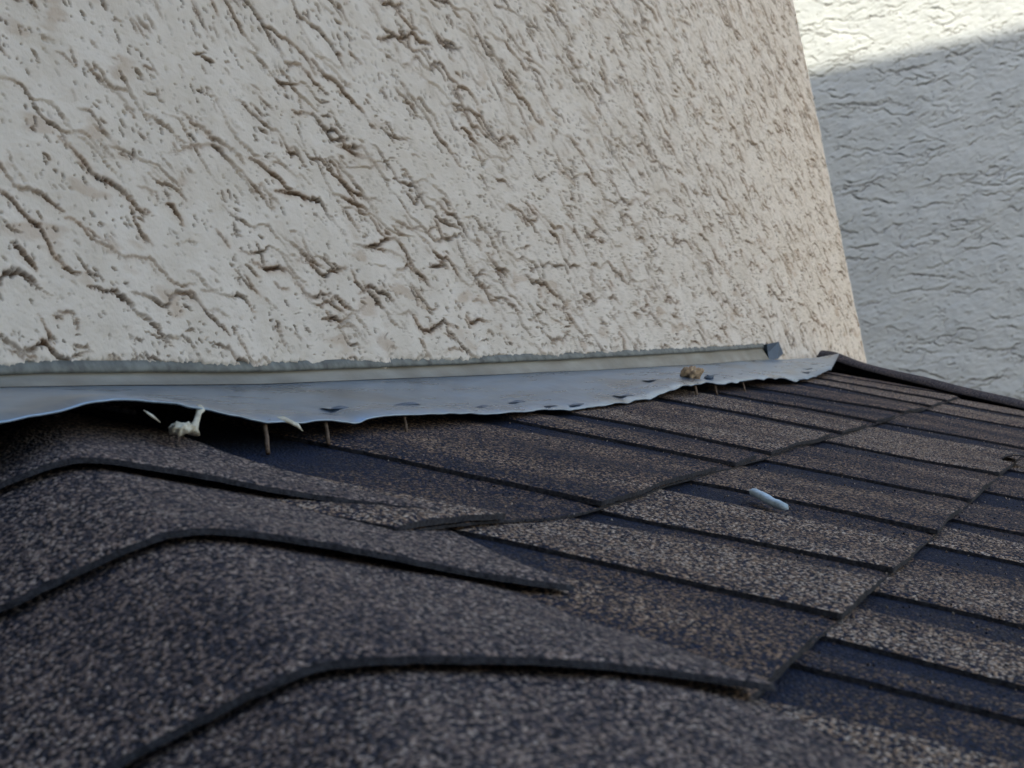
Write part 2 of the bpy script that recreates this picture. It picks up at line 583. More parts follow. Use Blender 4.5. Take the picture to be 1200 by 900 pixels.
make_obj('wall', V, gridfaces(*Y2.shape, True), M['stucco_far'], far, attrs={'dirt': Df * 0.9})  # grey shade painted along the trowel marks to bring out the relief
v, f = box_vf((FX + 0.012, -6.0, -3.0), (FX + 5.0, 6.0, 1.55))
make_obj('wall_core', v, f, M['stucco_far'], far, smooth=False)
v, f = box_vf((FX - 0.05, -6.2, 1.56), (FX + 5.2, 6.2, 1.70))
make_obj('roof_slab', v, f, M['wood'], far, smooth=False)

# ------------------------------------------------------------------ house wing behind the camera: its eave shades the roof
SH_X, SH_Z = -1.0, 0.905
EAVE_Z = SH_Z + (FX - SH_X) * math.tan(SUN_EL) / math.cos(SUN_AZ)
wing = tag(empty('house_wing', (SH_X - 2, 0, -3.0)), 'tall stucco house wing behind the viewer whose eave shades the roof', 'house')
wing.rotation_euler = (0, 0, math.radians(-4.0))


def wing_part(name, p0, p1, mat):
    v, f = box_vf(p0, p1)
    me = bpy.data.meshes.new(name)
    me.from_pydata(v, [], f)
    me.materials.append(mat)
    o = bpy.data.objects.new(name, me)
    COL.objects.link(o)
    o.parent = wing
    return o


wing_part('wall', (-4.0, -5.2, 0.0), (1.6, 6.5, EAVE_Z + 3.0 - 0.2), M['wing'])
wing_part('roof_slab', (-4.4, -5.6, EAVE_Z + 3.0 - 0.18), (2.0, 6.9, EAVE_Z + 3.0), M['wood'])

# ------------------------------------------------------------------ the roof
roof = tag(empty('shingle_roof', (HIP, -0.3, -0.3)), 'brown asphalt shingle hip roof below the stucco wall', 'roof', kind='structure')
EAVE = 1.25


def swell(x, s):
    """slow swell of the laid shingles, metres"""
    return 0.0019 * perlin(x / 0.16 + 3, s / 0.2 + 1, 501) + 0.0007 * perlin(x / 0.06, s / 0.09, 502)


# deck boards under both slopes (closed slabs)
def slab(name, pts, th, mat):
    n = len(pts)
    top = np.array(pts)
    bot = top - np.array([0, 0, th])
    faces = [tuple(range(n)), tuple(range(2 * n - 1, n - 1, -1))] + [(i, n + i, n + (i + 1) % n, (i + 1) % n) for i in range(n)]
    return make_obj(name, np.concatenate([top, bot]), faces, mat, roof, smooth=False)


hx = lambda s: HIP - s * CA
RAKE_S = np.array([-0.02, 0.03, 0.07, 0.14, 0.20, 0.30, 0.50, 1.25])
RAKE_X = np.array([2.66, 2.60, 2.56, 2.49, 2.435, 2.40, 2.36, 2.25])
slab('deck', [RW(HIP, 0, -0.012), RW(hx(EAVE), EAVE, -0.012), RW(2.27, EAVE, -0.012), RW(2.42, 0.3, -0.012), RW(2.62, 0, -0.012)], 0.03, M['felt'])
slab('deck', [LW(0.0, 0, -0.012), LW(0.0, EAVE, -0.012), LW(EAVE * CA, EAVE, -0.012)], 0.03, M['felt'])
v, f = box_vf((hx(EAVE), -EAVE * CA - 0.022, -EAVE * SA - 0.17), (2.27, -EAVE * CA - 0.002, -EAVE * SA - 0.012))
make_obj('fascia', v, f, M['wood'], roof, smooth=False)

UT, TT = 0.0013, 0.0024            # underlay and tooth thickness
EXPO = 0.135
S0 = 0.102


def sheet(name, P, x0, x1, s0, s1, htop, th, parent, nx, ns, jx=0.0, js=0.0, navy=None, seed=0, swl=1.0, curl=0.0, hip_lift=False):
    """a closed, softly rounded sheet on a slope; P maps (x, s, h) to the world"""
    u = np.linspace(0, 1, nx)
    t = np.linspace(0, 1, ns)
    U, T = np.meshgrid(u, t)
    sx = s0 + (s1 - s0) * T
    xx = x0 + (x1 - x0) * U
    eL = jx * fbm(sx / 0.006, sx * 0 + seed * 1.7 + 0.3, 601, 3, 0.6) + 2.2 * jx * perlin(sx / 0.05, sx * 0 + seed * 2.3, 605)
    eR = jx * fbm(sx / 0.006, sx * 0 + seed * 1.9 + 5.3, 611, 3, 0.6) + 2.2 * jx * perlin(sx / 0.05, sx * 0 + seed * 3.1, 606)
    xx = xx + eL * (1 - sstep(0, 0.25, U)) + eR * sstep(0.75, 1, U)
    sx = sx + js * fbm(xx / 0.007, xx * 0 + seed, 621, 3, 0.6) * sstep(0.8, 1, T) + 1.8 * js * perlin(xx / 0.07, xx * 0 + seed, 625) * sstep(0.5, 1, T)
    rise = (sx - s0) / (s1 - s0)
    hh = htop(sx) + swl * swell(xx, sx)
    hh = hh + curl * rise ** 3 * (0.6 + 0.6 * perlin(xx / 0.09 + 1, xx * 0 + seed, 631))
    if hip_lift:
        hh = hh + 0.0006 * np.exp(-((xx - 0.60) / 0.12) ** 2) * sstep(0.45, 1.0, rise)
        sx = sx - 0.021 * np.exp(-((xx - 0.58) / 0.11) ** 2) * sstep(0.5, 1.0, rise)
    # rounded rim
    rim = np.minimum.reduce([U * (x1 - x0), (1 - U) * (x1 - x0), (1 - T) * (s1 - s0)])
    hh = hh - 0.0007 * np.exp(-rim / 0.0012)
    top = P(xx, sx, hh).reshape(-1, 3)
    bot = P(xx, sx, hh - th).reshape(-1, 3)
    n = nx * ns
    Ft = gridfaces(ns, nx, True)
    # perimeter
    per = np.concatenate([np.arange(nx), np.arange(2 * nx - 1, n, nx), np.arange(n - 2, n - nx - 1, -1), np.arange(n - 2 * nx, 0, -nx)])
    q = np.roll(per, -1)
    Fs = np.stack([per, q, q + n, per + n], 1)
    Fb = gridfaces(ns, nx, False) + n
    # separate the rim vertices so that the edge stays crisp
    base = 2 * n
    V = np.concatenate([top, bot, top[per], bot[per]])
    m = len(per)
    k = np.arange(m)
    kq = (k + 1) % m
    Fs = np.stack([base + k, base + kq, base + m + kq, base + m + k], 1)
    F = np.concatenate([Ft, Fb, Fs])
    mi = np.concatenate([np.zeros(len(Ft)), np.ones(len(Fb)), np.ones(len(Fs))])
    nv = navy(xx, sx).ravel() if navy is not None else np.zeros(n)
    A = np.concatenate([nv, nv, nv[per], nv[per]])
    return make_obj(name, V, F, None, parent, attrs={'navy': A}, mats=[M['granule'], M['edge']], mat_idx=mi)


# near edges of the raised teeth, read off the photograph, with the gap (cut-out) in front of each
TEETH = {
    0: [(0.50, 0.662), (0.762, 0.99), (1.033, 1.105), (1.147, 1.375), (1.428, 1.56), (1.62, 1.75), (1.814, 1.985), (2.050, 2.17), (2.226, 2.34), (2.40, 2.62)],
    1: [(0.40, 0.585), (0.632, 0.735), (0.770, 0.875), (0.935, 1.065), (1.136, 1.285), (1.362, 1.60), (1.698, 1.92), (2.037, 2.20), (2.27, 2.45)],
    2: [(0.28, 0.50), (0.554, 0.580), (0.609, 0.680), (0.727, 0.855), (0.919, 0.995), (1.040, 1.17), (1.255, 1.40), (1.49, 1.68), (1.79, 1.93), (2.02, 2.21), (2.28, 2.42)],
}


def teeth_for(k, x0, x1):
    if k in TEETH:
        return [t for t in TEETH[k] if t[1] > x0 + 0.02 and t[0] < x1]
    r = random.Random(90 + k)
    out, x = [], x0 - r.uniform(0, 0.1)
    while x < x1:
        w = r.uniform(0.09, 0.2)
        out.append((x, x + w))
        x += w + r.uniform(0.05, 0.12)
    return out


ri = 0
for k in range(-1, 9):
    sb = S0 + EXPO * k + (EXPO if k < 0 else 0)
    sb = S0 + EXPO * k if k >= 0 else S0
    if k < 0:
        continue
    k0 = k - 0
    sb = S0 + EXPO * (k0 + 1)
    st = sb - EXPO - 0.035 if k0 else -0.01
    kk = k0
    xl = HIP - (sb - EXPO) * CA + 0.03
    xr_ = float(np.interp(sb - 0.06, RAKE_S, RAKE_X)) - 0.01
    tl = teeth_for(kk, xl, xr_)
    # shingles about a metre long, joints staggered under the teeth
    joints = [xl]
    off = [1.56, 1.285, 1.17][kk] if kk < 3 else xl + 0.4 + 0.37 * (kk % 3)
    jn = off
    while jn < xr_ - 0.25:
        if jn > xl + 0.2:
            joints.append(jn)
        jn += 0.98
    joints.append(xr_)

    def h_under(s, sb=sb):
        return -0.0036 + 0.0044 * np.clip((s - (sb - EXPO)) / EXPO, -0.4, 1.0)
    for j in range(len(joints) - 1):
        a, b_ = joints[j] + 0.0008, joints[j + 1] - 0.0008
        det = kk < 3
        ph = random.uniform(0, 9)

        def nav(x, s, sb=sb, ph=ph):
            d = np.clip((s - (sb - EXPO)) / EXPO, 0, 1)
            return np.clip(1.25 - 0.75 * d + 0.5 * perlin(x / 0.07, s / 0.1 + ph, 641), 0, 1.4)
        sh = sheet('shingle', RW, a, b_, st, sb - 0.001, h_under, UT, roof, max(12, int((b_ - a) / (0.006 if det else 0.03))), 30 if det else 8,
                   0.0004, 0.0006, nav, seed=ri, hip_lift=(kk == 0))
        ri += 1
        for (t0, t1) in tl:
            c0, c1 = max(t0, a + 0.001), min(t1, b_ - 0.001)
            if c1 - c0 < 0.012 or not (a <= 0.5 * (c0 + c1) <= b_):
                continue
            tone = random.choice([-0.22, -0.12, -0.02, 0.12, 0.45, 0.65]) + random.uniform(-0.06, 0.06)
            if kk == 2 and abs(t0 - 0.554) < 1e-6:
                tone = 0.95
            gph = random.uniform(0, 9)

            def navt(x, s, tone=tone, gph=gph):
                return np.clip(tone + 0.55 * perlin(x / 0.055 + gph, s / 0.16 + gph, 643), -0.15, 1.2)
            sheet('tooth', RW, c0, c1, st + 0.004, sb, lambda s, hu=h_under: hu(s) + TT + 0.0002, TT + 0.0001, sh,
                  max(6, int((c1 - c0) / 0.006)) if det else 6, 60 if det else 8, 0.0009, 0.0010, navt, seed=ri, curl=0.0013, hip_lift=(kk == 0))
            ri += 1
# left slope courses
for k in range(9):
    sb = S0 + EXPO * k
    st = sb - EXPO - 0.03
    y0, y1 = 0.004, max(0.03, (sb - EXPO) * CA - 0.03)
    if y1 < 0.06:
        continue

    def h_l(s, sb=sb):
        return -0.0036 + 0.0044 * np.clip((s - (sb - EXPO)) / EXPO, -0.4, 1.0)
    sh = sheet('shingle', LW, y1, y0, st, sb - 0.001, h_l, UT, roof, 24, 8, 0.0004, 0.0006, lambda x, s: 0.8 + 0 * x, seed=ri)
    for (t0, t1) in teeth_for(20 + k, y0, y1):
        c0, c1 = max(t0, y0 + 0.002), min(t1, y1 - 0.002)
        if c1 - c0 > 0.015:
            sheet('tooth', LW, c1, c0, st + 0.004, sb, lambda s, hu=h_l: hu(s) + TT + 0.0002, TT + 0.0001, sh, 8, 8, 0.0008, 0.001,
                  lambda x, s, q=random.uniform(0, .5): q + 0 * x, seed=ri)
    ri += 1

# hip caps: bent strips, each lapping the one below; heights over the roof planes follow the photograph
KQ = TA / math.sqrt(2)
CAP_T = [0.004, 0.102, 0.176, 0.256]
CAP_Q = [([-0.135, -0.034, -0.015, 0.006, 0.037, 0.09, 0.135], [0.012, 0.012, 0.011, 0.0085, 0.006, 0.004, 0.004]),
         ([-0.135, -0.034, -0.015, 0.006, 0.037, 0.09, 0.135], [0.015, 0.0152, 0.0132, 0.0088, 0.0070, 0.0038, 0.0036]),
         ([-0.135, -0.054, -0.028, -0.005, 0.005, 0.016, 0.034, 0.067, 0.111, 0.135], [0.012, 0.0118, 0.0107, 0.0092, 0.0096, 0.0116, 0.0110, 0.0081, 0.0052, 0.0045]),
         ([-0.135, -0.047, -0.023, -0.005, 0.011, 0.029, 0.056, 0.094, 0.130, 0.135], [0.006, 0.0056, 0.0044, 0.0036, 0.0058, 0.0090, 0.0100, 0.0110, 0.0095, 0.009])]
t_ = 0.256
while t_ < 1.05:
    t_ += 0.077
    CAP_T.append(t_)
    CAP_Q.append(([-0.135, -0.05, 0.0, 0.05, 0.135], [0.009, 0.010, 0.008, 0.010, 0.008]))
_qq = np.linspace(-0.17, 0.17, 171)
_ker = np.exp(-(np.linspace(-0.02, 0.02, 21) / 0.013) ** 2)
_ker /= _ker.sum()


def cap_dz(i, q):
    a, b = CAP_Q[i]
    y = np.interp(_qq, a, b) - KQ * np.abs(_qq)
    ye = np.concatenate([np.full(10, y[0]), y, np.full(10, y[-1])])
    y = np.convolve(ye, _ker, 'valid')
    return np.interp(q, _qq, y)


def hip_pt(t, q, z):
    r = 0.70710678
    return W(HIP - t + q * r, t + q * r, z - t * TA)


CTH = 0.0028
for i in range(len(CAP_T)):
    t1 = CAP_T[i]
    tp = CAP_T[i - 1] if i else t1 - 0.073
    t0 = max(tp - 0.05, 0.002) if i else -0.02
    if i == 1:
        tp, t0 = 0.03, -0.004
    nq, nt_ = 61, 34
    Q, T = np.meshgrid(np.linspace(-0.135, 0.135, nq), np.linspace(0, 1, nt_))
    tt = t0 + (t1 - t0) * T
    if i < 2:
        qm = np.interp(tt, [0.0, 0.024, 0.039, 0.063, 0.079, 0.098], [0.060, 0.069, 0.075, 0.090, 0.108, 0.135]) if i else 0.05 + 0 * tt
        Q = np.where(Q > 0, Q * qm / 0.135, Q)
    qf = 0.0012 * fbm(tt / 0.008, tt * 0 + i * 3.1, 651, 3, 0.6) + 0.0020 * perlin(tt / 0.05, tt * 0 + i, 653)
    Q = Q + qf * sstep(0.05, 0.135, Q)
    tt = tt + (0.0008 * fbm(Q / 0.006, Q * 0 + i * 2.7, 655, 3, 0.6) + 0.0016 * perlin(Q / 0.05, Q * 0 + i, 657)) * sstep(0.9, 1, T)
    lo = cap_dz(max(i - 1, 0), Q) - 0.0034 + 0.0016 * sstep(0.06, 0.12, Q)
    hi = cap_dz(i, Q) + CTH
    fr = np.clip((tt - tp) / (t1 - tp), -0.8, 1.05)
    # right rim stays down on the shingles
    z = lo + (hi - lo) * np.where(fr > 0, fr ** 1.15, fr)
    z = z + 0.0008 * perlin(tt / 0.05 + i * 3, Q / 0.05, 659)
    z = z - 0.0035 * sstep(0.085, 0.135, Q) * (1 - sstep(0.3, 1.0, fr))
    rim = np.minimum((1 - T) * (t1 - t0), 0.135 - np.abs(np.clip(Q, -0.135, 0.135)))
    z = z - 0.0009 * np.exp(-rim / 0.0018)
    top = hip_pt(tt, Q, z).reshape(-1, 3)
    bot = hip_pt(tt, Q, z - CTH + 0.0006).reshape(-1, 3)
    n = nq * nt_
    per = np.concatenate([np.arange(nq), np.arange(2 * nq - 1, n, nq), np.arange(n - 2, n - nq - 1, -1), np.arange(n - 2 * nq, 0, -nq)])
    m = len(per)
    kx = np.arange(m)
    kq = (kx + 1) % m
    Ft, Fb = gridfaces(nt_, nq, True), gridfaces(nt_, nq) + n
    Fs = np.stack([2 * n + kx, 2 * n + kq, 2 * n + m + kq, 2 * n + m + kx], 1)
    nv = np.clip(0.02 + 0.35 * perlin(tt / 0.09 + 5 * i, Q / 0.06, 661), -0.1, 1).ravel()
    make_obj('hip_cap', np.concatenate([top, bot, top[per], bot[per]]), np.concatenate([Ft, Fb, Fs]), None, roof,
             attrs={'navy': np.concatenate([nv, nv, nv[per], nv[per]])}, mats=[M['granule_cap'], M['edge']],
             mat_idx=np.concatenate([np.zeros(len(Ft)), np.ones(len(Fb) + len(Fs))]))

# rake strip along the far edge: lifted black bent strip with a worn grey top; gap shade below painted black
ss = np.concatenate([np.linspace(-0.02, 0.45, 90), np.linspace(0.47, EAVE, 20)])
rx = np.interp(ss, RAKE_S, RAKE_X)
rx = np.convolve(np.concatenate([np.full(5, rx[0]), rx, np.full(5, rx[-1])]), np.ones(11) / 11, 'valid')
lift = 0.0135 + 0.003 * perlin(ss / 0.11, ss * 0 + 4.4, 671) + 0.004 * np.exp(-((ss - 0.02) / 0.03) ** 2)
prof = [(-0.014, -0.30), (-0.014, 0.36), (-0.034, 0.34), (-0.036, 0.44), (-0.012, 0.86), (0.006, 1.0), (0.03, 0.9), (0.055, 0.5), (0.062, -0.9), (0.062, -3.0)]
V = np.concatenate([RW(rx + px + 0.003 * perlin(ss / 0.05, ss * 0 + 9.1, 673) * (px < 0), ss, lift * ph) for px, ph in prof])
F = gridfaces(len(prof), len(ss), False)
mi = np.repeat([1, 1, 2, 0, 0, 0, 0, 0, 1], len(ss) - 1)
make_obj('rake_edge', V, F, None, roof, attrs={'navy': np.full(len(V), 0.8)}, mats=[M['granule_cap'], M['dark'], M['edge']], mat_idx=mi)

# ------------------------------------------------------------------ the wall flashing
flash = tag(empty('wall_flashing', (1.3, -0.04, 0.0)), 'detached pale blue grey metal flashing strip along the base of the stucco wall', 'flashing')
EDGE = [  # x, out, z of the lower edge
    (0.30, .075, -.034), (0.42, .078, -.022), (0.508, .085, -.0149), (0.528, .085, -.0126), (0.556, .085, -.0096), (0.592, .085, -.0080), (0.623, .085, -.0114), (0.663, .085, -.0177),
    (0.700, .085, -.0224), (0.727, .085, -.0239), (0.763, .085, -.0246), (0.795, .085, -.0288), (0.806, .085, -.0264), (0.841, .085, -.0259),
    (0.887, .085, -.0273), (0.929, .085, -.0284), (1.003, .085, -.0318), (1.024, .085, -.0309), (1.078, .085, -.0312), (1.137, .086, -.0348),
    (1.202, .087, -.0335), (1.347, .085, -.0325), (1.457, .085, -.0244), (1.534, .085, -.0238), (1.616, .085, -.0268), (1.691, .085, -.0259),
    (1.816, .085, -.0253), (1.892, .085, -.0268), (1.945, .086, -.0320), (2.076, .085, -.0293), (2.27, .074, -.0205), (2.36, .062, -.0150)]
EDGE = np.array(EDGE)
fx = np.concatenate([np.linspace(0.30, 0.55, 40), np.linspace(0.555, 2.36, 560)])
eo = np.interp(fx, EDGE[:, 0], EDGE[:, 1])
ez = np.interp(fx, EDGE[:, 0], EDGE[:, 2])
kern = np.ones(5) / 5
ez = np.convolve(np.concatenate([ez[:1], ez[:1], ez, ez[-1:], ez[-1:]]), kern, 'valid')
cz = np.interp(fx, [0.30, 0.62, 0.69, 0.85, 1.27, 1.79, 2.15, 2.36], [0.010, 0.0090, 0.0078, 0.0050, 0.0032, 0.0030, 0.0050, 0.0040])
cz = cz + 0.0006 * perlin(fx / 0.2, fx * 0 + 2, 681)
co = 0.0045 + 0 * fx
fine_e = 0.0006 * fbm(fx / 0.03, fx * 0 + 7, 683, 3)
rows, us = [], np.linspace(0, 1, 26)
for u_ in us:
    o_ = co + (eo - co) * u_
    z_ = cz + (ez - cz) * (u_ ** 1.06)
    # buckles grow towards the loose edge
    z_ = z_ - 0.0013 * u_ ** 2 * (0.35 - np.minimum(np.abs(perlin(fx / 0.085, fx * 0 + 4 + 0.3 * u_, 697)), 0.35)) / 0.35 + fine_e * u_ + 0.0012 * np.sin(math.pi * u_) * perlin(fx / 0.22, fx * 0 + u_ * 1.2, 685) - 0.0012 * max(0.0, (u_ - 0.94) / 0.06) ** 2
    rows.append(W(fx, o_, z_))
TH = np.array([0, 0, 0.0009])
top = np.concatenate(rows)
nr_, nf = len(us), len(fx)
drt = np.zeros((nr_, nf))
drt += 0.45 * (np.exp(-(us[:, None] / 0.05) ** 2)) * (0.5 + 0.5 * perlin(fx / 0.05, fx * 0 + 1, 687))[None]
drt += 0.38 * sstep(0.15, 0.6, perlin(fx[None] / 0.12, us[:, None] * 2 + 3, 689))
drt = np.clip(drt, 0, 1)
bot = top - TH
n = nr_ * nf
F = np.concatenate([gridfaces(nr_, nf, True), gridfaces(nr_, nf) + n])
make_obj('apron', np.concatenate([top, bot]), F, M['metal'], flash, attrs={'dirt': np.concatenate([drt.ravel(), drt.ravel()])})
# cut edge of the sheet: a thin hem that catches the light
e0 = rows[-1]
hem = np.concatenate([e0 + W(0, -0.0003, 0.0001), e0 + W(0, 0.0004, -0.0002), e0 + W(0, 0.0004, -0.0009), e0 + W(0, -0.0004, -0.0010)])
make_obj('hem', hem, gridfaces(4, nf, True), M['metal'], flash)
# upstand between the bend and the stucco
ux = fx[fx < 2.235]
zt_ = np.interp(ux, xb, zb) + 0.004
cz_u = np.interp(ux, fx, cz)
V = np.concatenate([W(ux, -0.0040 + 0 * ux, zt_), W(ux, -0.0012 + 0.0006 * perlin(ux / 0.1, ux * 0 + 6, 691), 0.5 * (zt_ + cz_u)), W(ux, 0.0030 + 0 * ux, cz_u + 0.0012), W(ux, 0.0048 + 0 * ux, cz_u + 0.0002)])
du = np.concatenate([np.full(len(ux), 0.6), 0.3 + 0.5 * perlin(ux / 0.05, ux * 0, 693), 0.3 + 0.5 * perlin(ux / 0.03, ux * 0, 695), np.full(len(ux), 0.4)])
make_obj('upstand', V, gridfaces(4, len(ux), True), M['metal_old'], flash, attrs={'dirt': np.clip(du, 0, 1)})
# dark folded end of the upstand
c = [(2.232, 0.003, 0.004), (2.262, 0.009, 0.005), (2.300, 0.010, 0.012), (2.285, 0.010, 0.028), (2.225, 0.006, 0.0255), (2.238, 0.002, 0.014)]
tp_ = np.array([W(*p) for p in c])
bk = tp_ + W(0.004, -0.006, 0)
nn = len(c)
make_obj('folded_end', np.concatenate([tp_, bk]), [tuple(range(nn)), tuple(range(2 * nn - 1, nn - 1, -1))] + [(i, nn + i, nn + (i + 1) % nn, (i + 1) % nn) for i in range(nn)],
         M['metal_dark'], flash, smooth=False)


def tube(name, pts, rads, mat, parent=None, seg=8, squash=1.0):
    pts = [Vector(p) for p in pts]
    vs, fs = [], []
    for i, p in enumerate(pts):
        d = (pts[min(i + 1, len(pts) - 1)] - pts[max(i - 1, 0)]).normalized()
        a = d.orthogonal().normalized() if i == 0 else (a - d * a.dot(d)).normalized()
        b = d.cross(a)
        for k in range(seg):
            an = 2 * math.pi * k / seg
            vs.append(p + (a * math.cos(an) + b * math.sin(an) * squash) * rads[i])
    for i in range(len(pts) - 1):
        for k in range(seg):
            k2 = (k + 1) % seg
            fs.append((i * seg + k, i * seg + k2, (i + 1) * seg + k2, (i + 1) * seg + k))
    fs.append(tuple(range(seg - 1, -1, -1)))
    fs.append(tuple(range((len(pts) - 1) * seg, len(pts) * seg)))
    return make_obj(name, [tuple(v) for v in vs], fs, mat, parent)


def apron_pt(x, u_):
    i = int(np.argmin(np.abs(fx - x)))
    j = int(round(u_ * (nr_ - 1)))
    return Vector(rows[j][i])


# raised corner at the far end of the apron, curling up
a0, a1 = apron_pt(2.36, 0.0), apron_pt(2.36, 1.0)
cv, cf = [], []
N1, N2 = 8, 8
for i in range(N1):
    for j in range(N2):
        p, q = i / (N1 - 1), j / (N2 - 1)
        x = 2.357 + p * (0.22 - 0.03 * q)
        o = 0.0045 + q * (0.058 - 0.020 * p)
        z = (1 - p) * (a0.z * (1 - q) + a1.z * q) + p * (0.004 * (1 - q) + 0.001 * q) + 0.002 * p * p * q
        cv.append(tuple(W(x, o, z + 0.0004)))
cv2 = [(x, y, z - 0.001) for x, y, z in cv]
make_obj('curled_corner', np.array(cv + cv2), np.concatenate([gridfaces(N1, N2, False), gridfaces(N1, N2, True) + N1 * N2]), M['metal'], flash, attrs={'dirt': np.full(2 * N1 * N2, 0.05)})
# torn tip by the hip
tip = apron_pt(0.721, 1.0)
tube('torn_tip', [tip + Vector((-0.006, 0.006, 0.0022)), tip + Vector((0.000, 0.001, 0.0012)), tip + Vector((0.003, -0.004, -0.0030)), tip + Vector((0.0035, -0.006, -0.0062))],
     [0.0010, 0.0022, 0.0019, 0.0004], M['caulk'], flash, 7, 0.5)
# small nail dents pushed up through the sheet
for (x, u_, ln) in ((0.812, 0.80, 0.024), (0.897, 0.80, 0.040), (0.997, 0.88, 0.030), (1.070, 0.84, 0.034), (1.105, 0.95, 0.030), (1.165, 0.94, 0.042),
                    (1.300, 0.92, 0.036), (1.450, 0.72, 0.044), (1.69, 0.68, 0.040), (1.79, 0.72, 0.050), (2.12, 0.90, 0.050), (2.185, 0.80, 0.060), (2.30, 0.68, 0.06)):
    b = apron_pt(x, u_)
    nb = 9
    vs, fs = [], []
    for i in range(nb):
        q = i / (nb - 1)
        hgt_ = (0.0005 + 0.0009 * math.sin(x * 37) ** 2) * math.sin(math.pi * q ** (0.6 + 0.8 * (x * 13 % 1))) ** 0.8
        px = x + (q - 0.5) * ln
        vs += [(px, b.y - 0.0012 - 0.0004 * math.sin(6 * q), b.z - 0.0003), (px, b.y + 0.0002, b.z + hgt_), (px, b.y + 0.0060, b.z + 0.0022)]
    for i in range(nb - 1):
        fs += [(i * 3, i * 3 + 3, i * 3 + 4, i * 3 + 1), (i * 3 + 1, i * 3 + 4, i * 3 + 5, i * 3 + 2)]
    mi = [k % 2 for k in range(len(fs))]
    ob = make_obj('nail_dent', vs, fs, None, flash, mats=[M['metal_dark'], M['metal']], mat_idx=mi)

# ------------------------------------------------------------------ rusted fasteners under the loose edge
ta_, k_ = TA, 0


def roof_z(x, o):
    return -max(o, 0.0) * TA + 0.001


nails = [
    (0.706, 0.081, 0.0030, 0.018, 'longest rusty nail under the flashing, just left of the torn tip'),
    (0.768, 0.081, 0.0028, 0.012, 'rusty nail under the flashing just right of the torn tip'),
    (0.864, 0.081, 0.0024, 0.010, 'short rusty nail under the flashing, midway between torn tip and tan pebble'),
    (1.512, 0.081, 0.0036, 0.006, 'bright rusty nail under the flashing directly below the tan pebble'),
    (1.588, 0.081, 0.0028, 0.004, 'thin rusty nail under the flashing just right of the tan pebble'),
    (1.706, 0.081, 0.0030, 0.010, 'rusty nail nearest the far end of the flashing, leaning under its edge'),
]
for (x, o, r, lean, lab) in nails:
    t = apron_pt(x, 0.95)
    base = Vector(W(x - lean * 0.55, o + lean * 0.25, roof_z(x, o + lean * 0.25) - 0.004))
    topp = Vector((x, -o, t.z - 0.0022))
    nl = tag(empty('nail', base), lab, 'nail', 'rusted nails under the flashing')
    mid = base.lerp(topp, 0.5) + Vector((0.0006, 0, 0))
    tube('shank', [base, base.lerp(topp, 0.3) + Vector((0.0004, 0.0003, 0)), mid, base.lerp(topp, 0.8) + Vector((-0.0003, 0, 0)), topp], [r * 0.36, r * 0.42, r * 0.36, r * 0.45, r * 0.5], M['rust'], nl, 9)
    tube('head', [topp + Vector((0, 0, -0.0005)), topp + Vector((0, 0, 0.0006))], [r * 1.1, r * 1.1], M['rust'], nl, 12)


# ------------------------------------------------------------------ caulk, sliver, pebble, foam stick
def blob(name, loc, size, mat, seed, res=14, rough=0.25, rot=0.0, parent=None):
    vs, fs = [], []
    th = np.linspace(0, math.pi, res)
    ph = np.linspace(0, 2 * math.pi, res * 2, endpoint=False)
    T_, P_ = np.meshgrid(th, ph, indexing='ij')
    d = np.stack([np.sin(T_) * np.cos(P_), np.sin(T_) * np.sin(P_), np.cos(T_)], -1)
    r = 1 + rough * (perlin(d[..., 0] * 2 + seed, d[..., 1] * 2 + d[..., 2] * 1.3, 701) + 0.5 * perlin(d[..., 0] * 5 + seed, d[..., 1] * 5 + d[..., 2] * 3, 702))
    p = d * r[..., None] * np.array(size)
    c_, s_ = math.cos(rot), math.sin(rot)
    p = np.stack([p[..., 0] * c_ - p[..., 1] * s_, p[..., 0] * s_ + p[..., 1] * c_, p[..., 2]], -1) + np.array(loc)
    n2 = res * 2
    for i in range(res - 1):
        for j in range(n2):
            j2 = (j + 1) % n2
            fs.append((i * n2 + j, (i + 1) * n2 + j, (i + 1) * n2 + j2, i * n2 + j2))
    return make_obj(name, p.reshape(-1, 3), fs, mat, parent)


cb = Vector(W(0.633, 0.0845, -0.0255))
ck = tag(empty('caulk_strand', cb), 'pale dried caulk strand stretched under the flashing by the hip cap', 'caulk')
tube('strand', [W(0.6480, 0.0830, -0.0155), W(0.6465, 0.0843, -0.0168), W(0.6440, 0.0845, -0.0180), W(0.6425, 0.0845, -0.0200), W(0.6400, 0.0845, -0.0225), W(0.6375, 0.0845, -0.0245), W(0.6360, 0.0845, -0.0270)],
     [0.0018, 0.0019, 0.0014, 0.0013, 0.0015, 0.0022, 0.0034], M['caulk'], ck, 10, 0.6)
blob('blob', Vector(W(0.6275, 0.0845, -0.0245)), (0.0070, 0.0035, 0.0026), M['caulk'], 3, parent=ck, rough=0.55)
sv = tube('wood_sliver', [W(0.6010, 0.0848, -0.0156), W(0.6060, 0.0852, -0.0184), W(0.6105, 0.0855, -0.0212)], [0.0004, 0.0013, 0.0004], M['caulk'], None, 6, 0.5)
tag(sv, 'small pale sliver lying under the flashing hump left of the caulk strand', 'debris')
b = apron_pt(1.555, 0.80)
pb = blob('pebble', b + Vector((0, 0, 0.0042)), (0.012, 0.008, 0.0058), M['pebble'], 8, rough=0.7)
tag(pb, 'tan pebble resting on the metal flashing', 'pebble')
blob_l = blob('pebble', apron_pt(1.62, 0.80) + Vector((0, 0, 0.0010)), (0.010, 0.004, 0.0022), M['metal_dark'], 12, rough=0.4)
tag(blob_l, 'small dark flake on the flashing just right of the tan pebble', 'pebble')

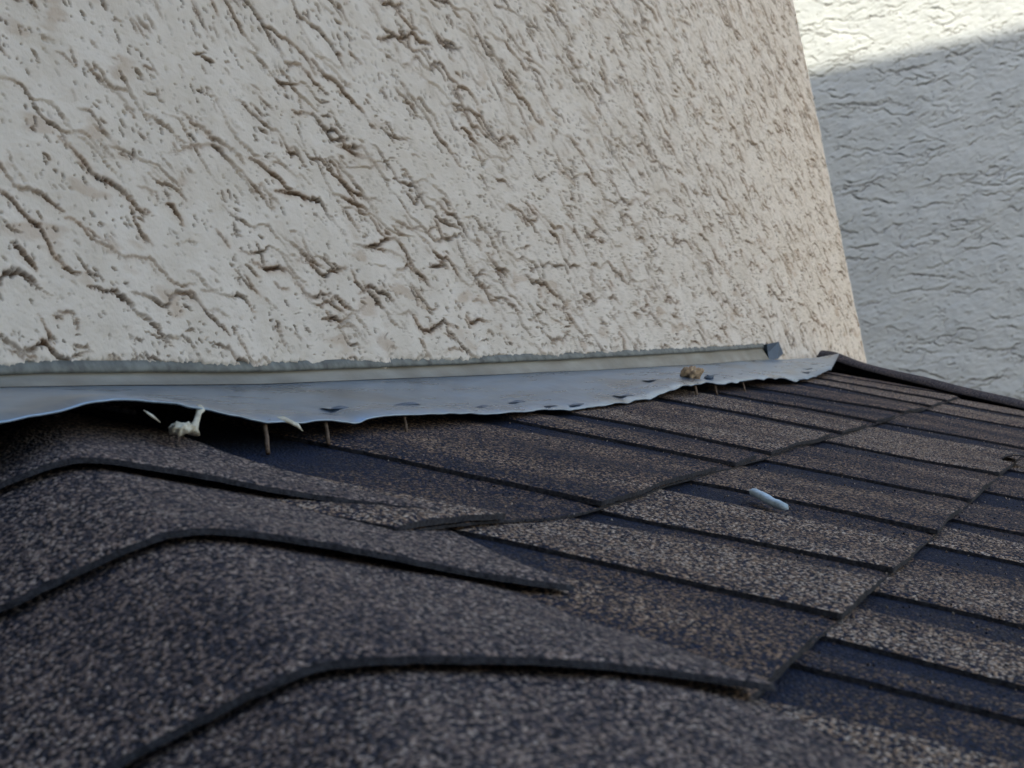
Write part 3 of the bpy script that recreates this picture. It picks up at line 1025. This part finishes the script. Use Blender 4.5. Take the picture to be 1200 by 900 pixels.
p0, p1 = Vector(RW(0.908, 0.277, 0.0040)), Vector(RW(0.882, 0.299, 0.0040))
pts = [p0.lerp(p1, q) + Vector((0, 0, 0.0004 * math.sin(7 * q))) for q in np.linspace(0, 1, 9)]
st_ = tube('foam_stick', pts, [0.0036, 0.0044, 0.0040, 0.0046, 0.0041, 0.0044, 0.0040, 0.0043, 0.0034], M['foam'], None, 6, 0.6)
tag(st_, 'short pale blue foam stick lying on the shingles', 'debris')
# curled flake standing at the butt edge near the right border
fl = []
for i in range(6):
    q = i / 5
    fl += [tuple(RW(1.50 + 0.010 * q, 0.362 + 0.02 * q, 0.004 + 0.006 * math.sin(2.5 * q))), tuple(RW(1.54 + 0.006 * q, 0.362 + 0.018 * q, 0.004 + 0.004 * math.sin(2.5 * q)))]
fl2 = [(x, y, z - 0.0015) for x, y, z in fl]
ob = make_obj('shingle_flake', np.array(fl + fl2), np.concatenate([gridfaces(6, 2, True), gridfaces(6, 2) + 12]), M['edge'])
tag(ob, 'curled grey shingle flake on the course edge near the right side', 'debris')

# ------------------------------------------------------------------ loose granules lying on the shingles
ng = 6000
gx = rng.uniform(0.55, 2.35, ng)
gs = rng.uniform(0.10, 0.62, ng)
keep = gx > HIP - gs * CA + 0.22
gx, gs = gx[keep], gs[keep]
ng = len(gx)
kk = np.floor((gs - S0) / EXPO)
frac = (gs - S0) / EXPO - kk
gh = -0.0036 + 0.0044 * frac + swell(gx, gs) + 0.0003
for c_ in range(0, 4):
    for (t0, t1) in teeth_for(c_, 0.3, 2.5):
        gh = np.where((kk == c_) & (gx > t0 + 0.001) & (gx < t1 - 0.001), gh + TT, gh)
cen = RW(gx, gs, gh)
r_ = rng.uniform(0.0004, 0.00085, ng)
oc = np.array([(1, 0, 0), (0, 1, 0), (-1, 0, 0), (0, -1, 0), (0, 0, 1), (0, 0, -1)], float)
of = np.array([(0, 1, 4), (1, 2, 4), (2, 3, 4), (3, 0, 4), (1, 0, 5), (2, 1, 5), (3, 2, 5), (0, 3, 5)])
jit = oc[None] * (r_[:, None, None] * rng.uniform(0.6, 1.2, (ng, 6, 1))) + rng.normal(0, 0.00012, (ng, 6, 3))
V = (cen[:, None] + jit).reshape(-1, 3)
F = (of[None] + 6 * np.arange(ng)[:, None, None]).reshape(-1, 3)
ob = make_obj('loose_granules', V, F, M['granule'], smooth=False, attrs={'navy': np.repeat(rng.uniform(-0.9, 0.0, ng), 6)})
tag(ob, 'loose mineral granules scattered over the shingles', 'granules', kind='stuff')
